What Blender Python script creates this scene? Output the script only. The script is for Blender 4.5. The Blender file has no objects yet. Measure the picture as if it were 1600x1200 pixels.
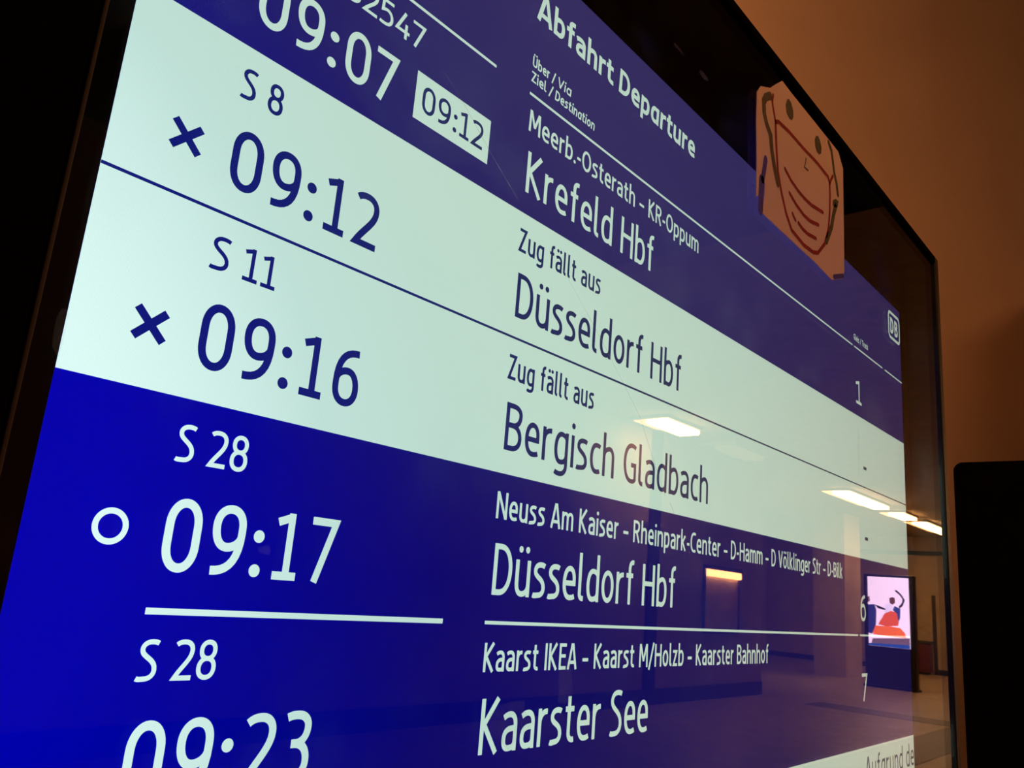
import bpy, bmesh, math, random
from mathutils import Vector, Matrix

scene = bpy.context.scene
COL = scene.collection

# ------------------------------------------------------------------ camera
cam_d = bpy.data.cameras.new('camera')
cam = bpy.data.objects.new('camera', cam_d)
COL.objects.link(cam)
R = ((0.64397462, -0.08054582, -0.76079502),
     (0.23349023, 0.96768878, 0.09518793),
     (0.72854581, -0.23893681, 0.64197368))
wv = lambda r: Vector((r[0], r[2], -r[1]))
cx, cdn, cf = wv(R[0]), wv(R[1]), wv(R[2])
M = Matrix((cx, -cdn, -cf)).transposed().to_4x4()
M.translation = Vector((-0.12639, -0.36575, 1.5))
cam.matrix_world = M
cam_d.sensor_width = 36.0
cam_d.lens = 28.993
cam_d.clip_start = 0.01
cam_d.clip_end = 200
scene.camera = cam

# ------------------------------------------------------------------ world, exposure
w = bpy.data.worlds.new('night')
scene.world = w
w.use_nodes = True
w.node_tree.nodes['Background'].inputs[0].default_value = (0.010, 0.006, 0.003, 1)
w.node_tree.nodes['Background'].inputs[1].default_value = 0.2
vs = scene.view_settings
vs.view_transform = 'Standard'
vs.look = 'None'
vs.exposure = 0.0
vs.gamma = 1.0
vs.use_curve_mapping = False

WARM = (1.0, 0.365, 0.125)         # colour of the station's lamps against the blue-white screen
LAMP_NEAR = 20.5
LAMP_HALL = 19.0

# ------------------------------------------------------------------ materials
MATS = {}

def mat(name, col, rough=0.6, metal=0.0, var=0.15, scale=6.0, bump=0.0, spec=0.5):
    if name in MATS:
        return MATS[name]
    m = bpy.data.materials.new(name)
    m.use_nodes = True
    nt = m.node_tree
    b = nt.nodes['Principled BSDF']
    tc = nt.nodes.new('ShaderNodeTexCoord')
    nz = nt.nodes.new('ShaderNodeTexNoise')
    nz.inputs['Scale'].default_value = scale
    nz.inputs['Detail'].default_value = 5
    nt.links.new(tc.outputs['Object'], nz.inputs['Vector'])
    rp = nt.nodes.new('ShaderNodeValToRGB')
    rp.color_ramp.elements[0].position = 0.3
    rp.color_ramp.elements[1].position = 0.7
    rp.color_ramp.elements[0].color = tuple(c * (1 - var) for c in col) + (1,)
    rp.color_ramp.elements[1].color = tuple(min(1, c * (1 + var)) for c in col) + (1,)
    nt.links.new(nz.outputs['Fac'], rp.inputs['Fac'])
    nt.links.new(rp.outputs['Color'], b.inputs['Base Color'])
    b.inputs['Roughness'].default_value = rough
    b.inputs['Metallic'].default_value = metal
    b.inputs['Specular IOR Level'].default_value = spec
    if bump:
        bp = nt.nodes.new('ShaderNodeBump')
        bp.inputs['Strength'].default_value = bump
        bp.inputs['Distance'].default_value = 0.01
        n2 = nt.nodes.new('ShaderNodeTexNoise')
        n2.inputs['Scale'].default_value = scale * 20
        nt.links.new(tc.outputs['Object'], n2.inputs['Vector'])
        nt.links.new(n2.outputs['Fac'], bp.inputs['Height'])
        nt.links.new(bp.outputs['Normal'], b.inputs['Normal'])
    MATS[name] = m
    return m

def emis(name, col, strength):
    if name in MATS:
        return MATS[name]
    m = bpy.data.materials.new(name)
    m.use_nodes = True
    nt = m.node_tree
    nt.nodes.clear()
    o = nt.nodes.new('ShaderNodeOutputMaterial')
    e = nt.nodes.new('ShaderNodeEmission')
    e.inputs[0].default_value = tuple(col) + (1,)
    e.inputs[1].default_value = strength
    nt.links.new(e.outputs[0], o.inputs[0])
    if name.startswith('ad_'):
        m.cycles.emission_sampling = 'NONE'
    MATS[name] = m
    return m

def cos_node(nt):
    g = nt.nodes.new('ShaderNodeNewGeometry')
    d = nt.nodes.new('ShaderNodeVectorMath')
    d.operation = 'DOT_PRODUCT'
    nt.links.new(g.outputs['Incoming'], d.inputs[0])
    nt.links.new(g.outputs['Normal'], d.inputs[1])
    a = nt.nodes.new('ShaderNodeMath')
    a.operation = 'ABSOLUTE'
    nt.links.new(d.outputs['Value'], a.inputs[0])
    return a.outputs[0]

def mth(nt, op, a, b=None):
    n = nt.nodes.new('ShaderNodeMath')
    n.operation = op
    for i, v in enumerate((a, b)):
        if v is None:
            continue
        if isinstance(v, (int, float)):
            n.inputs[i].default_value = v
        else:
            nt.links.new(v, n.inputs[i])
    return n.outputs[0]

def lcd(name, stops, wash_col, wash_amt=1.0):
    """liquid crystal pixels: their light shifts with the angle from the panel's normal,
    and dark pixels wash out towards angles from below, as on the panel itself"""
    m = bpy.data.materials.new(name)
    m.use_nodes = True
    nt = m.node_tree
    nt.nodes.clear()
    o = nt.nodes.new('ShaderNodeOutputMaterial')
    e = nt.nodes.new('ShaderNodeEmission')
    c = cos_node(nt)
    r = nt.nodes.new('ShaderNodeValToRGB')
    el = r.color_ramp.elements
    k = 1.2                                            # ramp colours are kept below 1
    for i_, (p_, col) in enumerate(stops):
        x = el[i_] if i_ < 2 else el.new(p_)
        x.position = p_
        x.color = tuple(v / k for v in col) + (1,)
    nt.links.new(c, r.inputs[0])
    g = nt.nodes.new('ShaderNodeNewGeometry')
    sp = nt.nodes.new('ShaderNodeSeparateXYZ')
    nt.links.new(g.outputs['Incoming'], sp.inputs[0])
    below = mth(nt, 'MULTIPLY', sp.outputs['Z'], -2.2)
    obl = mth(nt, 'MULTIPLY', mth(nt, 'SUBTRACT', 0.85, c), 3.0)
    for nd in (below, obl):
        nd.node.use_clamp = True
    fac = mth(nt, 'MULTIPLY', mth(nt, 'MULTIPLY', below, obl), wash_amt)
    mx = nt.nodes.new('ShaderNodeMix')
    mx.data_type = 'RGBA'
    nt.links.new(fac, mx.inputs[0])
    nt.links.new(r.outputs[0], mx.inputs[6])
    mx.inputs[7].default_value = tuple(v / k for v in wash_col) + (1,)
    nt.links.new(mx.outputs[2], e.inputs[0])
    # rows and columns of pixels, 1920 across the panel
    ps = nt.nodes.new('ShaderNodeSeparateXYZ')
    nt.links.new(g.outputs['Position'], ps.inputs[0])
    fr = 2 * math.pi * 1920 / 1.21
    ras = mth(nt, 'ADD', mth(nt, 'SINE', mth(nt, 'MULTIPLY', ps.outputs['X'], fr)), mth(nt, 'SINE', mth(nt, 'MULTIPLY', ps.outputs['Z'], fr)))
    nt.links.new(mth(nt, 'MULTIPLY', mth(nt, 'ADD', mth(nt, 'MULTIPLY', ras, 0.05), 1.0), k), e.inputs[1])
    nt.links.new(e.outputs[0], o.inputs[0])
    m.cycles.emission_sampling = 'NONE'
    MATS[name] = m
    return m

def glass_mat():
    m = bpy.data.materials.new('cover_glass')
    m.use_nodes = True
    nt = m.node_tree
    nt.nodes.clear()
    o = nt.nodes.new('ShaderNodeOutputMaterial')
    t = nt.nodes.new('ShaderNodeBsdfTransparent')
    t.inputs[0].default_value = (0.985, 0.99, 0.985, 1)
    g = nt.nodes.new('ShaderNodeBsdfGlossy')
    g.inputs['Roughness'].default_value = 0.012
    mx = nt.nodes.new('ShaderNodeMixShader')
    # exact unpolarised Fresnel reflectance of one air-glass face, n = 1.52
    c = cos_node(nt)
    n = 1.52
    k = mth(nt, 'SQRT', mth(nt, 'SUBTRACT', n * n - 1, mth(nt, 'MULTIPLY', mth(nt, 'MULTIPLY', c, c), -1.0)))
    rs = mth(nt, 'DIVIDE', mth(nt, 'SUBTRACT', c, k), mth(nt, 'ADD', c, k))
    c2 = mth(nt, 'MULTIPLY', c, n * n)
    rp = mth(nt, 'DIVIDE', mth(nt, 'SUBTRACT', c2, k), mth(nt, 'ADD', c2, k))
    f = mth(nt, 'MULTIPLY', mth(nt, 'ADD', mth(nt, 'MULTIPLY', rs, rs), mth(nt, 'MULTIPLY', rp, rp)), 0.5)
    nt.links.new(f, mx.inputs[0])
    nt.links.new(t.outputs[0], mx.inputs[1])
    nt.links.new(g.outputs[0], mx.inputs[2])
    # thin greasy dust film
    tc = nt.nodes.new('ShaderNodeTexCoord')
    nz = nt.nodes.new('ShaderNodeTexNoise')
    nz.inputs['Scale'].default_value = 9.0
    nz.inputs['Detail'].default_value = 8
    nz.inputs['Roughness'].default_value = 0.65
    nt.links.new(tc.outputs['Object'], nz.inputs['Vector'])
    rmp = nt.nodes.new('ShaderNodeValToRGB')
    rmp.color_ramp.elements[0].position = 0.52
    rmp.color_ramp.elements[1].position = 0.80
    rmp.color_ramp.elements[0].color = (0, 0, 0, 1)
    rmp.color_ramp.elements[1].color = (0.035, 0.035, 0.035, 1)
    nt.links.new(nz.outputs['Fac'], rmp.inputs[0])
    tr = nt.nodes.new('ShaderNodeBsdfTranslucent')
    tr.inputs[0].default_value = (0.8, 0.8, 0.8, 1)
    mx2 = nt.nodes.new('ShaderNodeMixShader')
    nt.links.new(rmp.outputs[0], mx2.inputs[0])
    nt.links.new(mx.outputs[0], mx2.inputs[1])
    nt.links.new(tr.outputs[0], mx2.inputs[2])
    nt.links.new(mx2.outputs[0], o.inputs[0])
    MATS['cover_glass'] = m
    return m

def scratch_mat(name, alpha):
    m = bpy.data.materials.new(name)
    m.use_nodes = True
    nt = m.node_tree
    nt.nodes.clear()
    o = nt.nodes.new('ShaderNodeOutputMaterial')
    t = nt.nodes.new('ShaderNodeBsdfTransparent')
    d = nt.nodes.new('ShaderNodeBsdfDiffuse')
    d.inputs[0].default_value = (0.75, 0.75, 0.75, 1)
    tr = nt.nodes.new('ShaderNodeBsdfTranslucent')
    tr.inputs[0].default_value = (0.75, 0.75, 0.75, 1)
    a = nt.nodes.new('ShaderNodeMixShader')
    nt.links.new(d.outputs[0], a.inputs[1])
    nt.links.new(tr.outputs[0], a.inputs[2])
    b = nt.nodes.new('ShaderNodeMixShader')
    tc = nt.nodes.new('ShaderNodeTexCoord')
    nz = nt.nodes.new('ShaderNodeTexNoise')
    nz.inputs['Scale'].default_value = 120
    nt.links.new(tc.outputs['Object'], nz.inputs['Vector'])
    nt.links.new(mth(nt, 'MULTIPLY', nz.outputs['Fac'], alpha), b.inputs[0])
    nt.links.new(t.outputs[0], b.inputs[1])
    nt.links.new(a.outputs[0], b.inputs[2])
    nt.links.new(b.outputs[0], o.inputs[0])
    MATS[name] = m
    return m

def paper_mat(name, col, trans):
    m = bpy.data.materials.new(name)
    m.use_nodes = True
    nt = m.node_tree
    nt.nodes.clear()
    o = nt.nodes.new('ShaderNodeOutputMaterial')
    tc = nt.nodes.new('ShaderNodeTexCoord')
    nz = nt.nodes.new('ShaderNodeTexNoise')
    nz.inputs['Scale'].default_value = 22
    nz.inputs['Detail'].default_value = 6
    nt.links.new(tc.outputs['Object'], nz.inputs['Vector'])
    rp = nt.nodes.new('ShaderNodeValToRGB')
    rp.color_ramp.elements[0].color = tuple(c * 0.86 for c in col) + (1,)
    rp.color_ramp.elements[1].color = tuple(col) + (1,)
    nt.links.new(nz.outputs['Fac'], rp.inputs[0])
    d = nt.nodes.new('ShaderNodeBsdfDiffuse')
    t = nt.nodes.new('ShaderNodeBsdfTranslucent')
    nt.links.new(rp.outputs[0], d.inputs[0])
    nt.links.new(rp.outputs[0], t.inputs[0])
    x = nt.nodes.new('ShaderNodeMixShader')
    x.inputs[0].default_value = trans
    nt.links.new(d.outputs[0], x.inputs[1])
    nt.links.new(t.outputs[0], x.inputs[2])
    nt.links.new(x.outputs[0], o.inputs[0])
    MATS[name] = m
    return m

# ------------------------------------------------------------------ object helpers
def obj(name, bm, material, parent=None):
    me = bpy.data.meshes.new(name)
    bm.normal_update()
    bm.to_mesh(me)
    bm.free()
    me.materials.append(material)
    o = bpy.data.objects.new(name, me)
    COL.objects.link(o)
    if parent is not None:
        o.parent = parent
    return o

def tag(o, label, cat, group=None):
    o['label'] = label
    o['category'] = cat
    if group:
        o['group'] = group
    return o

def thing(name, label, cat, loc=(0, 0, 0), group=None):
    o = bpy.data.objects.new(name, None)
    COL.objects.link(o)
    o.location = loc
    o.empty_display_size = 0.1
    return tag(o, label, cat, group)

def struct(name, bm, m, parent=None):
    o = obj(name, bm, m, parent)
    if parent is None:
        o['kind'] = 'structure'
    return o

def box(bm, x0, x1, y0, y1, z0, z1, bevel=0.0, seg=2):
    vs_ = [bm.verts.new((x, y, z)) for x in (x0, x1) for y in (y0, y1) for z in (z0, z1)]
    q = lambda *i: bm.faces.new([vs_[k] for k in i])
    fs = [q(0, 1, 3, 2), q(4, 6, 7, 5), q(0, 4, 5, 1), q(2, 3, 7, 6), q(0, 2, 6, 4), q(1, 5, 7, 3)]
    if bevel:
        es = {e for f in fs for e in f.edges}
        bmesh.ops.bevel(bm, geom=list(es), offset=bevel, segments=seg, affect='EDGES', profile=0.5)
    return bm

def nb(*a, **k):
    return box(bmesh.new(), *a, **k)

def prism_xy(bm, pts, z0, z1):
    """vertical prism over a plan polygon"""
    b = [bm.verts.new((x, y, z0)) for x, y in pts]
    t = [bm.verts.new((x, y, z1)) for x, y in pts]
    n = len(pts)
    bm.faces.new(b[::-1])
    bm.faces.new(t)
    for i in range(n):
        bm.faces.new((b[i], b[(i + 1) % n], t[(i + 1) % n], t[i]))
    return bm

def slab_xz(bm, pts, y0, y1):
    """plate with an outline in x-z between two depths"""
    a = [bm.verts.new((x, y0, z)) for x, z in pts]
    b = [bm.verts.new((x, y1, z)) for x, z in pts]
    n = len(pts)
    bm.faces.new(a)
    bm.faces.new(b[::-1])
    for i in range(n):
        bm.faces.new((a[i], b[i], b[(i + 1) % n], a[(i + 1) % n]))
    bmesh.ops.recalc_face_normals(bm, faces=bm.faces)
    return bm

def slab_yz(bm, pts, x0, x1):
    a = [bm.verts.new((x0, y, z)) for y, z in pts]
    b = [bm.verts.new((x1, y, z)) for y, z in pts]
    n = len(pts)
    bm.faces.new(a)
    bm.faces.new(b[::-1])
    for i in range(n):
        bm.faces.new((a[i], b[i], b[(i + 1) % n], a[(i + 1) % n]))
    bmesh.ops.recalc_face_normals(bm, faces=bm.faces)
    return bm

# ------------------------------------------------------------------ stroke drawing in the x-z plane
def stroke(bm, pts, wd, y, closed=False, lim=2.6):
    P = [Vector(p) for p in pts]
    Q = [P[0]]
    for p in P[1:]:
        if (p - Q[-1]).length > 1e-7:
            Q.append(p)
    if closed and (Q[0] - Q[-1]).length < 1e-7:
        Q.pop()
    P = Q
    n = len(P)
    if n < 2:
        return
    h = wd / 2
    V = lambda p: bm.verts.new((p.x, y, p.y))
    segs = n if closed else n - 1
    dirs = [(P[(i + 1) % n] - P[i]).normalized() for i in range(segs)]
    nrm = [Vector((-d.y, d.x)) for d in dirs]
    ends = [[None, None] for _ in range(segs)]          # (left, right) at start and end of each segment
    for i in range(segs):
        j = (i + 1) % segs
        if not closed and i == segs - 1:
            break
        a, b = nrm[i], nrm[j]
        p = P[(i + 1) % n]
        s = a + b
        if s.length < 1e-4 or 2.0 / s.length > lim:
            v1 = (V(p + a * h), V(p - a * h))
            v2 = (V(p + b * h), V(p - b * h))
            ends[i][1] = v1
            ends[j][0] = v2
            c = V(p)
            side = 0 if (a.x * b.y - a.y * b.x) < 0 else 1
            try:
                bm.faces.new((c, v1[side], v2[side]))
            except ValueError:
                pass
        else:
            mt = s.normalized() * (h * 2.0 / s.length)
            v = (V(p + mt), V(p - mt))
            ends[i][1] = v
            ends[j][0] = v
    if not closed:
        ends[0][0] = (V(P[0] + nrm[0] * h), V(P[0] - nrm[0] * h))
        ends[-1][1] = (V(P[-1] + nrm[-1] * h), V(P[-1] - nrm[-1] * h))
    for e in ends:
        (a, b), (c, d) = e
        try:
            bm.faces.new((a, b, d, c))
        except ValueError:
            pass

def disc(bm, x, z, r, y, n=18, rx=None):
    bm.faces.new([bm.verts.new((x + (rx or r) * math.cos(t * 2 * math.pi / n), y, z + r * math.sin(t * 2 * math.pi / n))) for t in range(n)])

def face_front(bm):
    """all flat print looks towards the viewer (-y)"""
    bm.normal_update()
    for f in bm.faces:
        if f.normal.y > 0:
            f.normal_flip()
    return bm

# ------------------------------------------------------------------ lettering: condensed humanist sans drawn with strokes
class Path:
    def __init__(s):
        s.p = []
        s.closed = False

    def M(s, x, y):
        s.p = [(x, y)]
        return s

    def L(s, x, y):
        s.p.append((x, y))
        return s

    def C(s, a, b, c, d, x, y, n=9):
        x0, y0 = s.p[-1]
        for i in range(1, n + 1):
            t = i / n
            u = 1 - t
            s.p.append((u ** 3 * x0 + 3 * u * u * t * a + 3 * u * t * t * c + t ** 3 * x,
                        u ** 3 * y0 + 3 * u * u * t * b + 3 * u * t * t * d + t ** 3 * y))
        return s

    def q(s, x, y, mode, k=0.6):
        x0, y0 = s.p[-1]
        if mode == 'h':
            return s.C(x0 + (x - x0) * k, y0, x, y - (y - y0) * k, x, y)
        return s.C(x0, y0 + (y - y0) * k, x - (x - x0) * k, y, x, y)

    def Z(s):
        s.closed = True
        return s

XH, AS, DE = 0.735, 1.05, -0.26
WID = {'0': .56, '1': .44, '2': .53, '3': .52, '4': .57, '5': .52, '6': .56, '7': .53, '8': .56, '9': .56,
       'A': .62, 'B': .56, 'C': .54, 'D': .61, 'E': .48, 'G': .60, 'H': .62, 'I': .12, 'K': .58, 'M': .76, 'N': .63,
       'O': .68, 'R': .57, 'S': .51, 'U': .60, 'T': .54, 'V': .60, 'Z': .52,
       'a': .48, '@': .51, 'b': .52, 'c': .42, 'd': .52, 'e': .50, 'f': .36, 'g': .52, 'h': .51, 'i': .12, 'k': .49,
       'l': .22, 'm': .79, 'n': .51, 'o': .53, 'p': .52, 'r': .33, 's': .43, 't': .36, 'u': .51, 'z': .43,
       '.': .13, ':': .19, '-': .26, '~': .42, '/': .40, ' ': .20}

def glyph(ch, s, w):
    """strokes and dots of one letter, cap height 1, stroke s, ink width w"""
    h = s / 2
    T, B, X = 1 - h, h, XH - h
    P = []
    dots = []
    N = lambda: (P.append(Path()) or P[-1])
    um = {'ä': 'a', 'ö': 'o', 'ü': 'u', 'Ü': 'U'}
    if ch in um:
        P2, dots = glyph(um[ch], s, w)
        yy = 0.945 if ch != 'Ü' else 1.16
        dots = dots + [(w * .28, yy, s * .60), (w * .74, yy, s * .60)]
        return P2, dots
    if ch in '0O':
        a = .36 if ch == '0' else .5
        N().M(h, 1 - a).q(w / 2, T, 'v', .58).q(w - h, 1 - a, 'h', .58).L(w - h, a).q(w / 2, B, 'v', .58).q(h, a, 'h', .58).Z()
    elif ch == '1':
        c = w * .56
        N().M(0, h).L(w, h)
        N().M(c, h).L(c, 1)
        N().M(c + h * .3, .945).L(.0, .85)
    elif ch == '2':
        N().M(.02, .87).C(.09, .93, .16, T, w * .46, T).q(w - h, .73, 'h').C(w - h, .5, w * .42, .34, .06, h).L(w, h)
    elif ch == '3':
        N().M(.03, T - .03).C(.10, T, .16, T, w * .42, T).q(w - h * 1.3, .765, 'h').q(w * .42, .535, 'v').L(w * .28, .535)
        N().M(w * .42, .535).q(w - h, .28, 'h').q(w * .38, B, 'v').C(.14, B, .07, .05, .01, .09)
    elif ch == '4':
        N().M(w * .62, 1).L(h * .9, .27).L(w, .27)
        N().M(w * .74, .58).L(w * .74, 0)
    elif ch == '5':
        N().M(w - .04, T).L(h + .03, T).L(h + .02, .56).C(.15, .59, .2, .61, w * .47, .61).q(w - h, .32, 'h').q(w * .4, B, 'v').C(.14, B, .07, .05, .01, .09)
    elif ch == '6' or ch == '9':
        f = (lambda p: p) if ch == '6' else (lambda p: [(w - x, 1 - y) for x, y in p])
        p = Path().M(w * .90, T - .005).C(w * .42, T, h, .80, h, .38).L(h, .32).q(w / 2, B, 'v').q(w - h, .31, 'h').q(w * .53, .60, 'v').C(w * .36, .60, h + .02, .55, h, .44)
        p.p = f(p.p)
        P.append(p)
    elif ch == '7':
        N().M(0, T).L(w - h * .8, T).L(.15, 0)
    elif ch == '8':
        for a, b, i in ((.53, T, .025), (B, .53, 0)):
            m_ = (a + b) / 2
            N().M(h + i, m_).q(w / 2, b, 'v').q(w - h - i, m_, 'h').q(w / 2, a, 'v').q(h + i, m_, 'h').Z()
    elif ch == 'A':
        N().M(h * .55, 0).L(w / 2 - h * .35, 1)
        N().M(w - h * .55, 0).L(w / 2 + h * .35, 1)
        N().M(w * .2, .27).L(w * .8, .27)
    elif ch == 'B':
        N().M(h, 0).L(h, 1)
        N().M(h, T).L(w * .42, T).q(w - h * 1.3, .775, 'h').q(w * .42, .535, 'v').L(h, .535)
        N().M(w * .42, .535).q(w - h, .28, 'h').q(w * .42, B, 'v').L(h, B)
    elif ch == 'C':
        N().M(w - .01, T - .04).C(w - .08, T, w * .72, T, w * .66, T).q(h, .5, 'h').q(w * .66, B, 'v').C(w * .72, B, w - .08, B, w - .01, B + .04)
    elif ch == 'D':
        N().M(h, 0).L(h, 1)
        N().M(h, T).L(w * .36, T).q(w - h, .5, 'h').q(w * .36, B, 'v').L(h, B)
    elif ch == 'E':
        N().M(h, 0).L(h, 1)
        for y, e in ((T, w), (.52, w * .92), (B, w)):
            N().M(h, y).L(e, y)
    elif ch == 'G':
        N().M(w - .04, T - .05).C(w - .1, T - .01, w * .7, T, w * .62, T).q(h, .5, 'h').q(w * .62, B, 'v').C(w * .8, B, w - h - .03, B + .02, w - h, B + .06).L(w - h, .46).L(w * .58, .46)
    elif ch == 'H':
        N().M(h, 0).L(h, 1)
        N().M(w - h, 0).L(w - h, 1)
        N().M(h, .53).L(w - h, .53)
    elif ch == 'I':
        N().M(w / 2, 0).L(w / 2, 1)
    elif ch == 'K':
        N().M(h, 0).L(h, 1)
        N().M(w - h * 1.1, 1).L(h + .03, .50)
        N().M(h + .06, .53).L(w - h * .9, 0)
    elif ch == 'M':
        N().M(h, 0).L(h + .03, 1)
        N().M(w - h, 0).L(w - h - .03, 1)
        N().M(h + .05, .99).L(w / 2, .27).L(w - h - .05, .99)
    elif ch == 'N':
        N().M(h, 0).L(h, 1)
        N().M(w - h, 0).L(w - h, 1)
        N().M(h + .01, .99).L(w - h - .01, .01)
    elif ch == 'R':
        N().M(h, 0).L(h, 1)
        N().M(h, T).L(w * .42, T).q(w - h * 1.3, .745, 'h').q(w * .42, .48, 'v').L(h, .48)
        N().M(w * .5, .47).L(w - h * .9, 0)
    elif ch == 'S':
        N().M(w - .03, T - .035).C(w - .1, T, w * .66, T, w * .6, T).q(h + .005, .755, 'h').C(h + .005, .57, w - h, .54, w - h, .27).q(w * .4, B, 'v').C(.12, B, .07, .04, .0, .075)
    elif ch == 'T':
        N().M(w / 2, 0).L(w / 2, 1)
        N().M(0, T).L(w, T)
    elif ch == 'U':
        N().M(h, 1).L(h, .3).q(w / 2, B, 'v').q(w - h, .3, 'h').L(w - h, 1)
    elif ch == 'V':
        N().M(h * .6, 1).L(w / 2, .02).L(w - h * .6, 1)
    elif ch == 'Z':
        N().M(.02, T).L(w - h * 1.1, T).L(h * 1.1, B).L(w, B)
    elif ch == 'a':
        N().M(w - h, 0).L(w - h, .48).q(w * .5, X, 'v').C(w * .3, X, .1, X - .02, .03, X - .06)
        N().M(w - h, .42).C(w * .45, .42, h, .41, h, .21).q(w * .40, B, 'v').C(w * .7, B, w - h, .08, w - h, .2)
    elif ch in '@dg':
        N().M(w - h, .56).C(w - h - .02, X - .02, w * .6, X, w * .5, X).q(h, .35, 'h').q(w * .46, B, 'v').C(w * .7, B, w - h, .1, w - h, .22)
        if ch == 'd':
            N().M(w - h, 0).L(w - h, AS)
        elif ch == '@':
            N().M(w - h, 0).L(w - h, XH)
        else:
            N().M(w - h, XH).L(w - h, -.02).q(w * .46, DE + h, 'v').C(w * .3, DE + h, .1, DE + h + .01, .05, DE + h + .04)
    elif ch == 'b' or ch == 'p':
        N().M(h, .5).C(h, X - .05, w * .4, X, w * .55, X).q(w - h, .37, 'h').q(w * .5, B, 'v').C(w * .4, B, h + .02, B + .01, h, B + .06)
        N().M(h, 0 if ch == 'b' else DE).L(h, AS if ch == 'b' else XH)
    elif ch == 'c':
        N().M(w - .0, X - .03).C(w - .06, X, w * .7, X, w * .62, X).q(h, .365, 'h').q(w * .62, B, 'v').C(w * .7, B, w - .06, B, w, B + .03)
    elif ch == 'e':
        N().M(h, .365).L(w - h, .365).L(w - h, .44).q(w * .52, X, 'v').q(h, .36, 'h').q(w * .56, B, 'v').C(w * .72, B, w - .09, B + .01, w - .03, B + .035)
    elif ch == 'f':
        x = w * .46
        N().M(w, AS - h - .005).L(w * .88, AS - h).q(x, .84, 'h').L(x, 0)
        N().M(0, X).L(w * .92, X)
    elif ch == 'h' or ch == 'n':
        N().M(h, 0).L(h, AS if ch == 'h' else XH)
        N().M(h, .5).C(h + .02, X - .05, w * .42, X, w * .58, X).q(w - h, .46, 'h').L(w - h, 0)
    elif ch == 'i':
        N().M(w / 2, 0).L(w / 2, XH)
        dots.append((w / 2, .945, s * .62))
    elif ch == 'k':
        N().M(h, 0).L(h, AS)
        N().M(w - h * 1.2, XH).L(h + .03, .36)
        N().M(h + .08, .42).L(w - h * .9, 0)
    elif ch == 'l':
        N().M(h, AS).L(h, .17).q(w - .02, B, 'v', .7).L(w, B)
    elif ch == 'm':
        N().M(h, 0).L(h, XH)
        for a, b in ((h, w / 2), (w / 2, w - h)):
            d = b - a
            N().M(a, .5).C(a + .02, X - .05, a + d * .4, X, a + d * .55, X).q(b, .48, 'h').L(b, 0)
    elif ch == 'o':
        N().M(h, .3675).q(w / 2, X, 'v', .57).q(w - h, .3675, 'h', .57).q(w / 2, B, 'v', .57).q(h, .3675, 'h', .57).Z()
    elif ch == 'r':
        N().M(h, 0).L(h, XH)
        N().M(h, .45).C(h + .02, X - .05, w * .6, X, w, X - .005)
    elif ch == 's':
        N().M(w - .03, X - .03).C(w - .08, X, w * .64, X, w * .58, X).q(h + .005, .545, 'h').C(h + .005, .40, w - h, .42, w - h, .20).q(w * .42, B, 'v').C(.13, B, .06, .03, .0, .06)
    elif ch == 't':
        x = w * .40
        N().M(x, XH + .2).L(x, .2).q(w * .86, B, 'v').L(w, B + .01)
        N().M(0, X).L(w * .95, X)
    elif ch == 'u':
        N().M(h, XH).L(h, .27).q(w * .45, B, 'v').C(w * .65, B, w - h, .1, w - h, .26)
        N().M(w - h, 0).L(w - h, XH)
    elif ch == 'z':
        N().M(.01, X).L(w - h * 1.1, X).L(h * 1.1, B).L(w, B)
    elif ch == '.':
        dots.append((w / 2, s * .62, s * .62))
    elif ch == ':':
        dots += [(w / 2, .105, .093), (w / 2, .60, .093)]
    elif ch == '-':
        N().M(0, .36).L(w, .36)
    elif ch == '~':                                        # en dash
        N().M(0, .36).L(w, .36)
    elif ch == '/':
        N().M(0, -.12).L(w, 1.06)
    return P, dots

YT = -0.0005      # text layer
YB = -0.00025     # band layer

def text(name, s_, x0, x1, base, cap, sw, material, parent, sb=None, slant=0.0, tab=None, y=YT):
    """a line of lettering from x0 to x1 (metres), baseline and cap height in metres"""
    sb = (0.085 if sb is None else sb)
    wid = lambda c: WID[{'ä': 'a', 'ö': 'o', 'ü': 'u', 'Ü': 'U'}.get(c, c)]
    ex = lambda c: max(wid(c), sw * 1.02) if c in 'Ii.' else wid(c)
    nat = sum(ex(c) for c in s_) + 2 * sb * (len(s_) - 1)
    k = (x1 - x0) / cap / nat if x1 is not None else 1.0
    bm = bmesh.new()
    pen = 0.0
    for c in s_:
        w0 = ex(c)
        wk = max(w0 * k, sw) if c in 'Ii.' else w0 * k
        if c != ' ':
            st, dots = glyph(c, sw, w0)
            h = sw / 2
            mapx = lambda x: (h + (x - h) * (wk - sw) / max(w0 - sw, 1e-6)) if w0 - sw > 1e-4 else x * wk / w0
            for p in st:
                pts = [(x0 + cap * (pen + mapx(a) + slant * b), base + cap * b) for a, b in p.p]
                stroke(bm, pts, sw * cap, y, p.closed)
            for a, b, r in dots:
                disc(bm, x0 + cap * (pen + mapx(a) + slant * b), base + cap * b, r * cap, y)
        pen += w0 * k + 2 * sb * k
    return obj(name, face_front(bm), material, parent)

def rect(name, x0, x1, z0, z1, material, parent, y=YB):
    bm = bmesh.new()
    bm.faces.new([bm.verts.new(p) for p in ((x0, y, z0), (x1, y, z0), (x1, y, z1), (x0, y, z1))])
    return obj(name, face_front(bm), material, parent)

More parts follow.
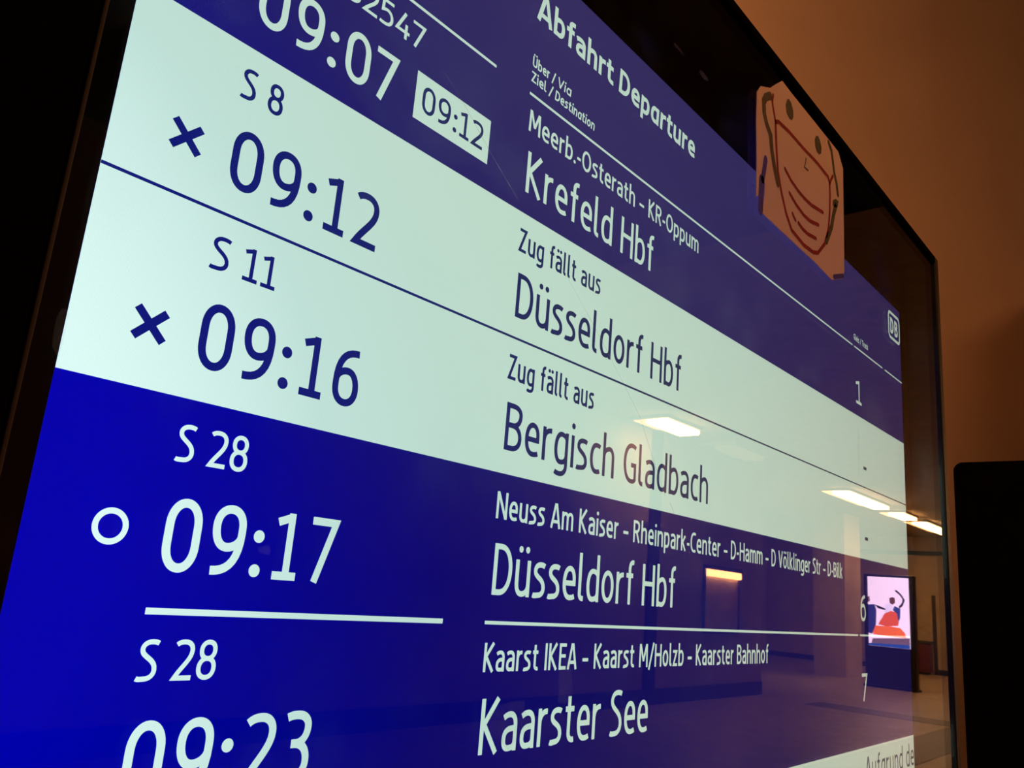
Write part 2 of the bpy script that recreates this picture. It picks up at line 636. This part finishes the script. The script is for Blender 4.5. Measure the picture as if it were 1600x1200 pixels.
# ================================================================== THE SETTING
plaster = mat('warm_plaster', (0.60, 0.50, 0.40), 0.85, var=0.06, scale=2.0, bump=0.15)
hall_plaster = mat('hall_plaster', (0.62, 0.50, 0.38), 0.8, var=0.15, scale=1.2, bump=0.1)
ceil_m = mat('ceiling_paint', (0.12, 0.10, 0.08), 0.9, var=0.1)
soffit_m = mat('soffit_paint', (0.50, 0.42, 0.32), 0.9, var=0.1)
floor_m = mat('stone_floor', (0.42, 0.34, 0.27), 0.42, var=0.18, scale=3.0)
dark_stone = mat('dark_granite', (0.055, 0.045, 0.04), 0.45, var=0.3, scale=20)
black_m = mat('black_coating', (0.006, 0.006, 0.007), 0.45, var=0.2, scale=30)
matte_black = mat('matte_black', (0.003, 0.003, 0.003), 0.95, var=0.2, scale=30, spec=0.0)
anod = mat('black_anodised_metal', (0.03, 0.028, 0.026), 0.32, metal=0.8, var=0.15, scale=60)

struct('floor', nb(-6, 30, -14, 6, -0.1, 0), floor_m)
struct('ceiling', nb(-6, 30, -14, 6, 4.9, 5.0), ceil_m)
# soffit of the hall, a lower ceiling over the lamps
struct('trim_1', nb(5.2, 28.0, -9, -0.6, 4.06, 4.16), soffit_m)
# slanting wall behind the display
d = Vector((2.0, -1.3)).normalized()
nrm_ = Vector((-d.y, d.x)) * 0.2
a0 = Vector((2.4, 1.3)) - d * 5.0
a1 = Vector((2.4, 1.3)) + d * 3.0
struct('wall_back', prism_xy(bmesh.new(), [tuple(a0), tuple(a1), tuple(a1 + nrm_), tuple(a0 + nrm_)], 0, 4.9), plaster)
struct('wall_right', nb(a1.x + 0.05, 29, a1.y, a1.y + 0.2, 0, 4.9), hall_plaster)
# opposite wall of the hall, with a passage, and the end wall
struct('wall_left', nb(-6, 14.93, -6.65, -6.40, 0, 4.9), hall_plaster)
struct('wall_left_passage', nb(14.68, 14.93, -12, -6.66, 0, 4.9), hall_plaster)
struct('wall_end', nb(28.0, 28.25, -12, -0.4, 0, 4.9), hall_plaster)
struct('wall_passage_back', nb(14.7, 28.0, -12.2, -12.0, 0, 4.9), hall_plaster)
struct('baseboard_left', nb(-6, 14.93, -6.40, -6.375, 0, 0.22), dark_stone)
struct('baseboard_end', nb(27.97, 28.0, -12, -0.4, 0, 0.15), dark_stone)
struct('trim_2', nb(10.85, 11.14, -6.40, -6.36, 0.22, 4.06), dark_stone)      # dark strip, shade of a recessed groove put into its colour
struct('trim_3', nb(27.93, 28.0, -9, -0.4, 3.50, 3.62), dark_stone)           # dark rail on the end wall
struct('trim_4', nb(21.7, 22.9, -8.0, -7.2, 0, 4.06), hall_plaster)                # square pillar by the passage
# dark granite strips let into the floor
struct('trim_5', nb(8.6, 14.4, -3.16, -2.50, 0, 0.004), dark_stone)
struct('trim_6', nb(14.4, 15.15, -5.4, -2.50, 0, 0.004), dark_stone)
# added unseen panel, hung to cast the shadow edge on the back wall
u = Vector((1.148, 0.234)).normalized()
b0 = Vector((2.60, -0.183))
b1 = b0 + u * 1.65
nn = Vector((u.y, -u.x)) * 0.05
struct('trim_7', prism_xy(bmesh.new(), [tuple(b0), tuple(b1), tuple(b1 + nn), tuple(b0 + nn)], 2.25, 3.04), hall_plaster)
for i, t_ in enumerate((0.2, 1.45)):  # rods carrying the added panel
    p = b0 + u * t_ + nn * 0.5
    struct('trim_%d' % (8 + i), nb(p.x - .008, p.x + .008, p.y - .008, p.y + .008, 3.04, 4.9), anod)
# door in the end wall
dr = struct('door_1', nb(27.94, 28.0, -7.75, -6.75, 0.0, 2.2), mat('door_paint', (0.62, 0.50, 0.36), 0.6))
struct('door_frame', nb(27.93, 27.97, -7.85, -7.75, 0, 2.3), dark_stone, dr)
struct('door_frame', nb(27.93, 27.97, -6.75, -6.65, 0, 2.3), dark_stone, dr)
struct('door_handle', nb(27.88, 27.94, -7.65, -7.60, 1.0, 1.12, bevel=0.01), anod, dr)

# ================================================================== LAMPS
def hall_lamp(x0, x1, label, k=1.0):
    yc0, yc1 = -6.20, -5.60
    t = thing('ceiling_lamp', label, 'lamp', ((x0 + x1) / 2, -5.9, 3.94), 'row of ceiling lamps along the hall')
    cxm, cym, czm = t.location
    hw = (x1 - x0) / 2
    bm = nb(-hw - .03, hw + .03, -.33, .33, .07, .119, bevel=.01)
    obj('housing', bm, mat('lamp_housing', (0.7, 0.66, 0.6), 0.5), t)
    bm = bmesh.new()                                       # sloping reflector pan, glowing softly
    prof = [(-.25, .07), (-.25, .055), (-.05, .03), (-.05, .07)]
    a = [bm.verts.new((-hw + (0.0), y, z)) for y, z in prof]
    b = [bm.verts.new((hw - .35, y, z)) for y, z in prof]
    bm.faces.new(a)
    bm.faces.new(b[::-1])
    for i in range(4):
        bm.faces.new((a[i], b[i], b[(i + 1) % 4], a[(i + 1) % 4]))
    bmesh.ops.recalc_face_normals(bm, faces=bm.faces)
    obj('reflector', bm, emis('lamp_reflector_%.3f' % k, WARM, LAMP_HALL * 0.35 * k), t)
    obj('diffuser', nb(-hw, hw, -.05, .30, .0, .07, bevel=.02),
        emis('lamp_diffuser_%.3f' % k, (1.0, 0.50, 0.17), LAMP_HALL * 1.7 * k), t)
    return t

hall_lamp(9.92, 10.90, 'lit ceiling lamp mirrored over the words Bergisch Gladbach, nearest of the row')
hall_lamp(12.05, 13.20, 'dim ceiling lamp mirrored faintly right of the words Bergisch Gladbach', 0.012)
hall_lamp(17.35, 20.05, 'long lit ceiling lamp mirrored low in the second cancelled row, left of two others')
hall_lamp(21.15, 22.30, 'short lit ceiling lamp mirrored at the right edge of the screen')
hall_lamp(23.15, 26.00, 'lit ceiling lamp mirrored in the black right border, farthest of the row')

# added lamp over the camera, unseen, to light the paper and back wall
t = thing('added_wall_lamp', 'added opal box lamp hanging above the viewer, out of the frame', 'lamp', (0.6, -1.3, 3.72))
obj('housing', nb(-.72, .72, -.10, .10, .15, .22, bevel=.01), mat('lamp_housing', (0.7, 0.66, 0.6), 0.5), t)
obj('diffuser', nb(-.70, .70, -.08, .08, -.15, .15, bevel=.02), emis('opal_diffuser', WARM, LAMP_NEAR), t)
obj('shade', nb(-.74, .74, -.13, -.10, -.22, .22, bevel=.004), black_m, t)
for sx in (-.5, .5):
    obj('hanging_rod', nb(sx - .008, sx + .008, -.008, .008, .22, 1.18), anod, t)

# second added lamp behind the display, fills the shadow on the wall
t = thing('added_wall_lamp', 'added opal box lamp hanging behind the display, out of the frame', 'lamp', (0.2, 0.62, 4.35))
obj('housing', nb(-.72, .72, -.10, .10, .15, .22, bevel=.01), mat('lamp_housing', (0.7, 0.66, 0.6), 0.5), t)
obj('diffuser', nb(-.70, .70, -.08, .08, -.15, .15, bevel=.02), emis('opal_diffuser_rear', WARM, LAMP_NEAR * 1.5), t)
obj('shade', nb(-.74, .74, -.13, -.10, -.22, .22, bevel=.004), black_m, t)
for sx in (-.5, .5):
    obj('hanging_rod', nb(sx - .008, sx + .008, -.008, .008, .22, .55), anod, t)

# lit display case on the opposite wall
t = thing('display_case', 'glowing case on the far hall wall, mirrored beside the words Düsseldorf Hbf', 'display case', (13.25, -6.39, 1.07))
case_p = mat('case_panel', (0.72, 0.60, 0.48), 0.6)
obj('back_panel', nb(-.62, .62, .0, .02, .0, 1.0), case_p, t)
for sx in (-1, 1):
    obj('side_frame', nb(min(sx * .62, sx * .645), max(sx * .62, sx * .645), 0, .05, -.04, 1.06), dark_stone, t)
obj('top_frame', nb(-.62, .62, 0, .11, 1.0, 1.06), dark_stone, t)
obj('bottom_frame', nb(-.62, .62, 0, .05, -.04, 0), dark_stone, t)
obj('lamp_strip', nb(-.62, .62, .02, .10, .88, .995, bevel=.02), emis('case_lamp', (1.0, .38, .12), 16.0), t)

# advertising pillar with a lit screen at the end of the hall
t = thing('advertising_pillar', 'floor-standing lit advertising screen mirrored at the right beside track number 6', 'advertising screen', (20.15, -5.71, 0))
oy = 5.71
ox = -20.15
obj('body', nb(.02, .24, -.54, .54, .0, 2.48, bevel=.015), black_m, t)
obj('foot', nb(-.02, .28, -.57, .57, 0, .05), anod, t)
scr = obj('screen', nb(-.002, .02, -.44, .44, .89, 2.42), emis('ad_white', (0.95, 0.62, 0.86), 3.6), t)
ADS = {
    'orange_cushion': ([(-6.068, 1.278), (-6.016, 1.335), (-5.863, 1.335), (-5.662, 1.341), (-5.464, 1.321), (-5.369, 1.217), (-5.348, 1.119), (-5.693, 1.123), (-6.046, 1.139)], (1.0, .13, .02), 3.0),
    'orange_clothing': ([(-5.938, 1.367), (-5.793, 1.611), (-5.677, 1.684), (-5.528, 1.657), (-5.483, 1.509), (-5.512, 1.367), (-5.762, 1.332)], (1.0, .10, .03), 2.4),
    'raised_arm': ([(-5.565, 2.129), (-5.526, 2.15), (-5.417, 2.049), (-5.352, 1.938), (-5.4, 1.807), (-5.476, 1.738), (-5.487, 1.788), (-5.418, 1.87), (-5.401, 1.948), (-5.455, 2.033)], (.10, .03, .05), .8),
    'head': ([(-5.683, 1.953), (-5.619, 1.989), (-5.564, 1.962), (-5.559, 1.872), (-5.611, 1.817), (-5.673, 1.851)], (.5, .13, .08), .8),
    'blue_shirt': ([(-5.574, 1.794), (-5.452, 1.74), (-5.463, 1.536), (-5.497, 1.457), (-5.529, 1.632), (-5.614, 1.702)], (.08, .10, .5), 1.2),
    'pale_scarf': ([(-5.775, 1.818), (-5.673, 1.838), (-5.612, 1.766), (-5.627, 1.701), (-5.729, 1.641), (-5.792, 1.636)], (.8, .55, .85), 3.4),
    'second_figure': ([(-6.148, 1.789), (-6.005, 1.801), (-5.969, 1.674), (-5.984, 1.363), (-6.071, 1.15), (-6.148, 1.167)], (.07, .06, .35), 1.2),
    'second_head': ([(-6.148, 1.96), (-6.117, 1.976), (-6.106, 1.872), (-6.148, 1.842)], (.6, .15, .1), 1.0),
    'second_arm': ([(-6.005, 1.796), (-5.903, 1.77), (-5.765, 1.716), (-5.778, 1.689), (-5.93, 1.716)], (.10, .03, .05), .8),
    'caption_strip': ([(-6.061, 1.048), (-5.275, 1.121), (-5.275, 0.973), (-6.10, 0.921)], (.62, .30, .48), .8),
    'blue_bar': ([(-6.145, 0.94), (-5.275, 0.975), (-5.275, 0.892), (-6.145, 0.892)], (.04, .12, .6), 1.5),
}
for i, (k_, (pts, c_, s_)) in enumerate(ADS.items()):
    bm = slab_yz(bmesh.new(), [(y + oy, z) for y, z in pts], -.004 - .0008 * i, -.002)
    obj(k_, bm, emis('ad_' + k_, c_, s_), scr)

# litter bin beside the door
t = thing('litter_bin', 'dark red litter bin mirrored low in the right border by the end wall', 'litter bin', (27.6, -6.95, 0))
obj('body', nb(-.2, .2, -.22, .22, .06, .86, bevel=.03), mat('bin_red', (0.16, 0.03, 0.02), 0.5), t)
obj('lid', nb(-.22, .22, -.24, .24, .86, .95, bevel=.02), dark_stone, t)
obj('foot', nb(-.15, .15, -.15, .15, 0, .06), dark_stone, t)

# ================================================================== DEPARTURE DISPLAY
W, ZC = 1.21, 1.5
ZT, ZB = ZC + .477, ZC - .204
GY = -0.045                                                # front of the cover glass
X0, X1, Z0, Z1 = -0.035, 1.2575, 1.196, 2.0745             # opening edge of the frame (outer face)
disp = thing('departure_display', 'large blue and white electronic departure display in a black frame', 'display')
LF, RF = X0 - .17, X1                                     # outer frame
obj('housing', nb(LF + .004, RF - .004, .025, .13, Z0 - .044, Z1 - .004, bevel=.004), black_m, disp)
obj('back_plate', nb(LF + .003, RF - .003, .012, .025, Z0 - .042, Z1 - .003), matte_black, disp)
# frame bars in front of the glass edge
obj('frame_bar', nb(LF, X0 + .004, GY - .012, .02, Z0 - .045, Z1, bevel=.0025), matte_black, disp)
obj('frame_bar', nb(X1 - .018, RF, GY - .004, .02, Z0 - .045, Z1, bevel=.0015), black_m, disp)
obj('frame_bar', nb(X0 + .004, X1 - .018, GY - .004, .02, Z1 - .012, Z1, bevel=.0015), matte_black, disp)
obj('frame_bar', nb(X0 + .004, X1 - .018, GY - .004, .02, Z0 - .045, Z0, bevel=.0015), matte_black, disp)
# dark gasket beside the left frame bar
obj('gasket', nb(X0 + .0058, X0 + .0076, GY - .008, GY + .006, Z0, Z1 - .012, bevel=.0007), mat('grey_gasket', (.06, .055, .05), .8, spec=.1), disp)
glass = obj('cover_glass', nb(X0 + .008, X1 - .0185, GY, GY + .004, Z0 + .001, Z1 - .0125), glass_mat(), disp)
for sx in (.15, W - .15):
    obj('post', nb(sx - .03, sx + .03, .04, .10, .012, Z0 - .04), black_m, disp)
    obj('base_plate', nb(sx - .15, sx + .15, -.06, .20, 0, .012, bevel=.003), black_m, disp)

blue = lcd('lcd_blue', [(.30, (.012, .008, .085)), (.92, (.0, .0005, .46)), (.55, (.004, .004, .12)), (.70, (.001, .0015, .165)), (.80, (.0, .001, .26))], (.044, .033, .140))
white = lcd('lcd_white', [(.28, (.68, .76, .59)), (.92, (.81, 1.08, 1.04)), (.55, (.60, .82, .67)), (.70, (.57, .80, .71)), (.80, (.59, .84, .78))], (.60, .80, .67))
ink = lcd('lcd_ink', [(.28, (.050, .055, .075)), (.92, (.003, .008, .22)), (.55, (.022, .030, .10)), (.75, (.006, .012, .17))], (.030, .038, .11), .6)
for a_ in ((LF + .01, -.0003, Z0, Z1 - .01), (W + .0003, RF - .01, Z0, Z1 - .01), (-.0003, W + .0003, ZT + .0003, Z1 - .01), (-.0003, W + .0003, Z0, ZB - .0003)):
    obj('screen_surround', nb(a_[0], a_[1], -.0008, .012, a_[2], a_[3]), matte_black, disp)
screen = obj('screen', nb(0, W, 0, .011, ZB, ZT), blue, disp)
S = screen

Zr = lambda mm: ZC + mm / 1000
mmx = lambda mm: mm / 1000
L1, L2, L3, L4, L5, L6 = 263.5, 169.0, 73.7, -22.9, -156.3, 359.5
rect('cancelled_row_band', 0, W, Zr(L3), Zr(L1), white, S)
rect('ticker_band', 0, W, ZB, Zr(L5), white, S)
LW = .0022

def hline(x0, x1, z, m, wd=LW):
    return rect('separator_line', mmx(x0), mmx(x1), Zr(z) - wd / 2, Zr(z) + wd / 2, m, S, YT)

hline(0, 1210, L2, ink, .0017)
hline(57.4, 243, L4, white, .0029)
hline(281, 984.5, L4, white)
hline(991.6, 1210, L4, white)
hline(57.4, 243, L6, white)
hline(281, 984.5, L6, white)
hline(991, 1113, L6, white)
hline(1125, 1210, L6, white)

def row(top, line, lx1, time, tm, lx0=58.3):
    m = ink if tm else white
    text('line_number', line, mmx(lx0), mmx(lx1), Zr(top - 29.7), .0178, .122, m, S, sb=.06)
    # clock digits stand on fixed steps
    xs = (59.6, 83.0, 105.4, 117.6, 139.6)
    bm = bmesh.new()
    for c, x in zip(time, xs):
        cap = .0335
        w_ = WID[c] if c != ':' else .2
        off = {'1': .07, '7': -.005, '2': .0}.get(c, 0)
        st, dots = glyph(c, .122, w_ * .955)
        for p in st:
            stroke(bm, [(mmx(x) + cap * (a + off * .5), Zr(top - 79.4) + cap * b) for a, b in p.p], .122 * cap, YT, p.closed)
        for a, b, r in dots:
            disc(bm, mmx(x) + cap * a, Zr(top - 79.4) + cap * b, r * cap, YT)
    obj('departure_time', face_front(bm), m, S)

row(L6, '32547', 174.8, '09:07', 0, 112.0)
row(L1, 'S 8', 83.3, '09:12', 1)
row(L2, 'S 11', 95.2, '09:16', 1)
row(L3, 'S 28', 95.5, '09:17', 0)
row(L4, 'S 28', 96.0, '09:23', 0)
# delay box
rect('delay_box', mmx(172.7), mmx(243.1), Zr(282.3), Zr(315.8), white, S)
text('delay_time', '09:12', mmx(178.8), mmx(236.4), Zr(289.6), .0192, .125, ink, S, sb=.07, y=YT)
# crosses and ring
for zc in (198.9, 103.2):
    bm = bmesh.new()
    for sg in (-1, 1):
        stroke(bm, [(mmx(35.5 - 7.0), Zr(zc - 7.0 * sg)), (mmx(35.5 + 7.0), Zr(zc + 7.0 * sg))], .0040, YT)
    obj('cross_mark', face_front(bm), ink, S)
bm = bmesh.new()
stroke(bm, [(mmx(35.2) + .0066 * math.cos(i * math.pi / 18), Zr(11.8) + .0066 * math.sin(i * math.pi / 18)) for i in range(36)], .0026, YT, True)
obj('ring_mark', face_front(bm), white, S)

BW, SW_ = .112, .132
def dest(top, via, vx1, name, nx1, dark):
    m = ink if dark else white
    text('via_text', via, mmx(283), mmx(vx1), Zr(top - 30.2), .0178, SW_, m, S, sb=.055)
    text('destination_text', name, mmx(285), mmx(nx1), Zr(top - 79.2), .0330, BW, m, S, sb=.057)

dest(L6, 'Meerb.-Osterath ~ KR-Oppum', 545.5, 'Krefeld Hbf', 464, 0)
dest(L1, 'Zug fällt aus', 386, 'Düsseldorf Hbf', 520, 1)
dest(L2, 'Zug fällt aus', 386, 'Bergisch Gladbach', 577, 1)
dest(L3, 'Neuss Am Kaiser ~ Rheinpark-Center ~ D-Hamm ~ D Völklinger Str ~ D-Bilk', 932, 'Düsseldorf Hbf', 522, 0)
dest(L4, 'Kaarst IKEA ~ Kaarst M/Holzb ~ Kaarster Bahnhof', 714.5, 'Kaarster See', 484.5, 0)
# heading
text('heading_text', 'Abfahrt', mmx(283), mmx(386.5), Zr(425), .0235, .175, white, S, sb=.052)
text('heading_text', 'Dep@rture', mmx(396), mmx(532), Zr(425), .0235, .175, white, S, sb=.052, slant=.05)
text('column_heading', 'Über / ', mmx(281.5), mmx(312), Zr(382.8), .0088, .16, white, S, sb=.05)
text('column_heading', 'Vi@', mmx(312.5), mmx(330), Zr(382.8), .0088, .16, white, S, sb=.05, slant=.1)
text('column_heading', 'Ziel / ', mmx(281.5), mmx(310.5), Zr(370), .0088, .16, white, S, sb=.05)
text('column_heading', 'Destin@tion', mmx(310.5), mmx(364), Zr(370), .0088, .16, white, S, sb=.05, slant=.1)
text('column_heading', 'Gleis / Tr@ck', mmx(990), mmx(1050), Zr(369), .0088, .16, white, S, sb=.05)
# track numbers
for ch, z, dk in (('1', L6, 0), ('-', L1, 1), ('-', L2, 1), ('6', L3, 0), ('7', L4, 0)):
    text('track_number', ch, mmx(996 if ch != '-' else 1020), mmx(1016 if ch != '-' else 1030), Zr(z - 79.2), .0330 if ch != '-' else .030, .122 if ch != '-' else .14, ink if dk else white, S)
# boxed two-letter emblem in the corner
bm = bmesh.new()
x0, x1, z0, z1 = mmx(1151), mmx(1205), Zr(421), Zr(462)
r = .008
cor = []
for (cx_, cz_, a0_) in ((x1 - r, z1 - r, 0), (x0 + r, z1 - r, 90), (x0 + r, z0 + r, 180), (x1 - r, z0 + r, 270)):
    for k_ in range(6):
        a_ = math.radians(a0_ + k_ * 18)
        cor.append((cx_ + r * math.cos(a_), cz_ + r * math.sin(a_)))
stroke(bm, cor, .0045, YT, True)
for ch, xx in (('D', 1159), ('B', 1180)):
    st, _ = glyph(ch, .2, .62)
    for p in st:
        stroke(bm, [(mmx(xx) + .026 * a, Zr(428.5) + .026 * b) for a, b in p.p], .0052, YT)
obj('emblem', face_front(bm), white, S)
text('ticker_text', 'Aufgrund de', mmx(1004), mmx(1207), Zr(-195.5), .028, .115, ink, S)

# scratches and smears on the glass
scr_m = scratch_mat('scratch_haze', 0.5)
smr_m = scratch_mat('smear_haze', 0.15)
for pts in ([(0.1549, 1.7869), (0.1701, 1.7784), (0.1985, 1.7574), (0.2285, 1.7375)],
            [(0.2789, 1.7088), (0.3278, 1.6735), (0.382, 1.6298), (0.4074, 1.5959), (0.4229, 1.5765)],
            [(0.4299, 1.5725), (0.4489, 1.5528), (0.4708, 1.5277)]):
    bm = bmesh.new()
    stroke(bm, pts, .0005, GY - .0003)
    obj('scratch', face_front(bm), scr_m, glass)
rnd = random.Random(4)
for x, z, rx, rz in ((.4173, 1.9625, .010, .002), (.4639, 1.9623, .008, .004), (-.0165, 1.5787, .0028, .012), (.0838, 1.5071, .004, .002), (.863, 1.6923, .006, .030), (.31, 1.447, .010, .016), (.26, 1.425, .02, .012)):
    bm = bmesh.new()
    bm.faces.new([bm.verts.new((x + rx * math.cos(i * .5236) * rnd.uniform(.6, 1.2), GY - .0003, z + rz * math.sin(i * .5236) * rnd.uniform(.6, 1.2))) for i in range(12)])
    obj('smear', face_front(bm), smr_m, glass)

# ================================================================== PAPER DRAWING STUCK ON THE GLASS
PY = GY - .0055
pap = thing('paper_drawing', 'torn paper with a felt-pen face wearing a mask, stuck on the display corner', 'drawing', (0, 0, 0))
paper = [(0.5747, 2.0069), (0.5834, 2.0187), (0.6063, 2.0294), (0.6229, 2.0439), (0.6376, 2.0557), (0.6605, 2.0547), (0.7089, 2.0545), (0.7735, 2.054), (0.8083, 2.0534), (0.824, 2.0379), (0.8234, 1.9522), (0.8224, 1.9008), (0.8175, 1.8894), (0.7799, 1.8747), (0.7338, 1.8777), (0.6554, 1.8785), (0.5905, 1.8795), (0.5945, 1.9036), (0.5952, 1.9142), (0.5833, 1.9139), (0.5806, 1.8954), (0.5751, 1.891), (0.5754, 1.9338), (0.5736, 1.9745)]
obj('sheet', slab_xz(bmesh.new(), paper, GY - .0008, GY - .0003), paper_mat('paper', (0.84, 0.72, 0.72), 0.25), pap)
red = mat('red_felt_pen', (0.24, 0.005, 0.008), 0.8, var=0.25, scale=80)
dkp = mat('dark_green_felt_pen', (0.07, 0.075, 0.05), 0.8, var=0.3, scale=80)
blp = mat('blue_felt_pen', (0.05, 0.04, 0.55), 0.8, var=0.3, scale=80)

def pen(name, pts, wd, m, closed=False):
    bm = bmesh.new()
    stroke(bm, pts, wd * 1.4, GY - .0011, closed)
    for p in pts:
        disc(bm, p[0], p[1], wd * .7, GY - .00112, 10)
    return obj(name, face_front(bm), m, pap)

def blob(name, pts, m):
    bm = bmesh.new()
    bm.faces.new([bm.verts.new((x, GY - .0011, z)) for x, z in pts])
    return obj(name, face_front(bm), m, pap)

pen('mask_outline', [(0.6199, 1.9966), (0.6281, 2.0008), (0.6553, 2.0032), (0.6973, 2.0029), (0.7365, 2.0045), (0.772, 2.0025), (0.7766, 1.9961), (0.7774, 1.9818), (0.7754, 1.9569), (0.7698, 1.9332), (0.7574, 1.9108), (0.7369, 1.8923), (0.723, 1.8879), (0.6961, 1.8861), (0.6628, 1.8904), (0.648, 1.9036), (0.6359, 1.9218), (0.6262, 1.9431), (0.6221, 1.9714), (0.6199, 1.9966)], .0032, red)
pen('mask_strap', [(0.6134, 2.0252), (0.6112, 2.0161), (0.6151, 2.0072), (0.6199, 1.9966)], .0028, red)
pen('mask_strap', [(0.7876, 2.0109), (0.7812, 2.0035), (0.7766, 1.9961)], .003, red)
pen('mask_fold', [(0.6445, 1.9538), (0.6614, 1.9474), (0.6809, 1.9439), (0.6993, 1.9426), (0.7184, 1.9433), (0.7538, 1.949)], .003, red)
pen('mask_fold', [(0.6564, 1.9309), (0.6756, 1.925), (0.6964, 1.9216), (0.7153, 1.9222), (0.7394, 1.9275)], .003, red)
pen('mask_fold', [(0.6644, 1.9104), (0.673, 1.9057)], .0028, red)
pen('mask_fold', [(0.6806, 1.9062), (0.6936, 1.9038), (0.7069, 1.9036), (0.7316, 1.9077)], .003, red)
pen('hair_strand', [(0.6064, 2.0202), (0.5949, 2.0121), (0.5904, 2.0048), (0.5916, 1.9925), (0.5977, 1.9828), (0.6079, 1.9751), (0.6109, 1.9594), (0.6167, 1.9451), (0.6263, 1.9282)], .0062, dkp)
pen('hair_strand', [(0.7746, 2.0495), (0.7843, 2.043), (0.7883, 2.0312), (0.7922, 2.018), (0.8, 2.0066), (0.804, 1.9935)], .0048, dkp)
pen('hair_strand', [(0.799, 1.9802), (0.789, 1.9626), (0.781, 1.9424), (0.7634, 1.9166)], .006, dkp)
pen('nose_line', [(0.7037, 1.9943), (0.6987, 1.9808), (0.7091, 1.9817)], .0014, dkp)
pen('pen_bar', [(0.5872, 1.9147), (0.5844, 1.8809)], .008, blp)
pen('pen_bar', [(0.5961, 1.9416), (0.589, 1.9154)], .006, blp)
pen('pen_bar', [(0.7861, 1.8808), (0.8176, 1.8931)], .004, blp)
blob('eye', [(0.6502, 2.0397), (0.6462, 2.0307), (0.6492, 2.0232), (0.6563, 2.0201), (0.6635, 2.0209), (0.6672, 2.027), (0.6667, 2.0348), (0.6615, 2.0413), (0.6553, 2.043)], dkp)
blob('eye', [(0.7343, 2.0379), (0.7301, 2.031), (0.7311, 2.023), (0.7368, 2.0186), (0.7437, 2.0181), (0.7497, 2.0225), (0.7511, 2.0305), (0.7465, 2.038), (0.7402, 2.0409)], dkp)
blob('hair_knot', [(0.7865, 1.9785), (0.7961, 1.9846), (0.8056, 1.9855), (0.8021, 1.9766), (0.7924, 1.9713), (0.785, 1.9718)], dkp)

# ================================================================== BLACK CABINET BESIDE THE DISPLAY
kio = thing('black_cabinet', 'tall black cabinet with rounded top corners standing right of the display', 'cabinet', (2.62, 0.02, 0))
bm = bmesh.new()
hw, ht, rr = .20, 1.955, .025
out = [(-hw, .05), (hw, .05)]
for k_ in range(6):
    a_ = math.radians(k_ * 18)
    out.append((hw - rr + rr * math.cos(a_), ht - rr + rr * math.sin(a_)))
for k_ in range(6):
    a_ = math.radians(90 + k_ * 18)
    out.append((-hw + rr + rr * math.cos(a_), ht - rr + rr * math.sin(a_)))
slab_yz(bm, out, -.12, .30)
obj('body', bm, matte_black, kio)
obj('plinth', nb(-.10, .28, -.18, .18, 0, .05), matte_black, kio)
obj('front_panel', nb(-.126, -.12, -.17, .17, .35, 1.85, bevel=.002), matte_black, kio)
kio.rotation_euler = (0, 0, 0)
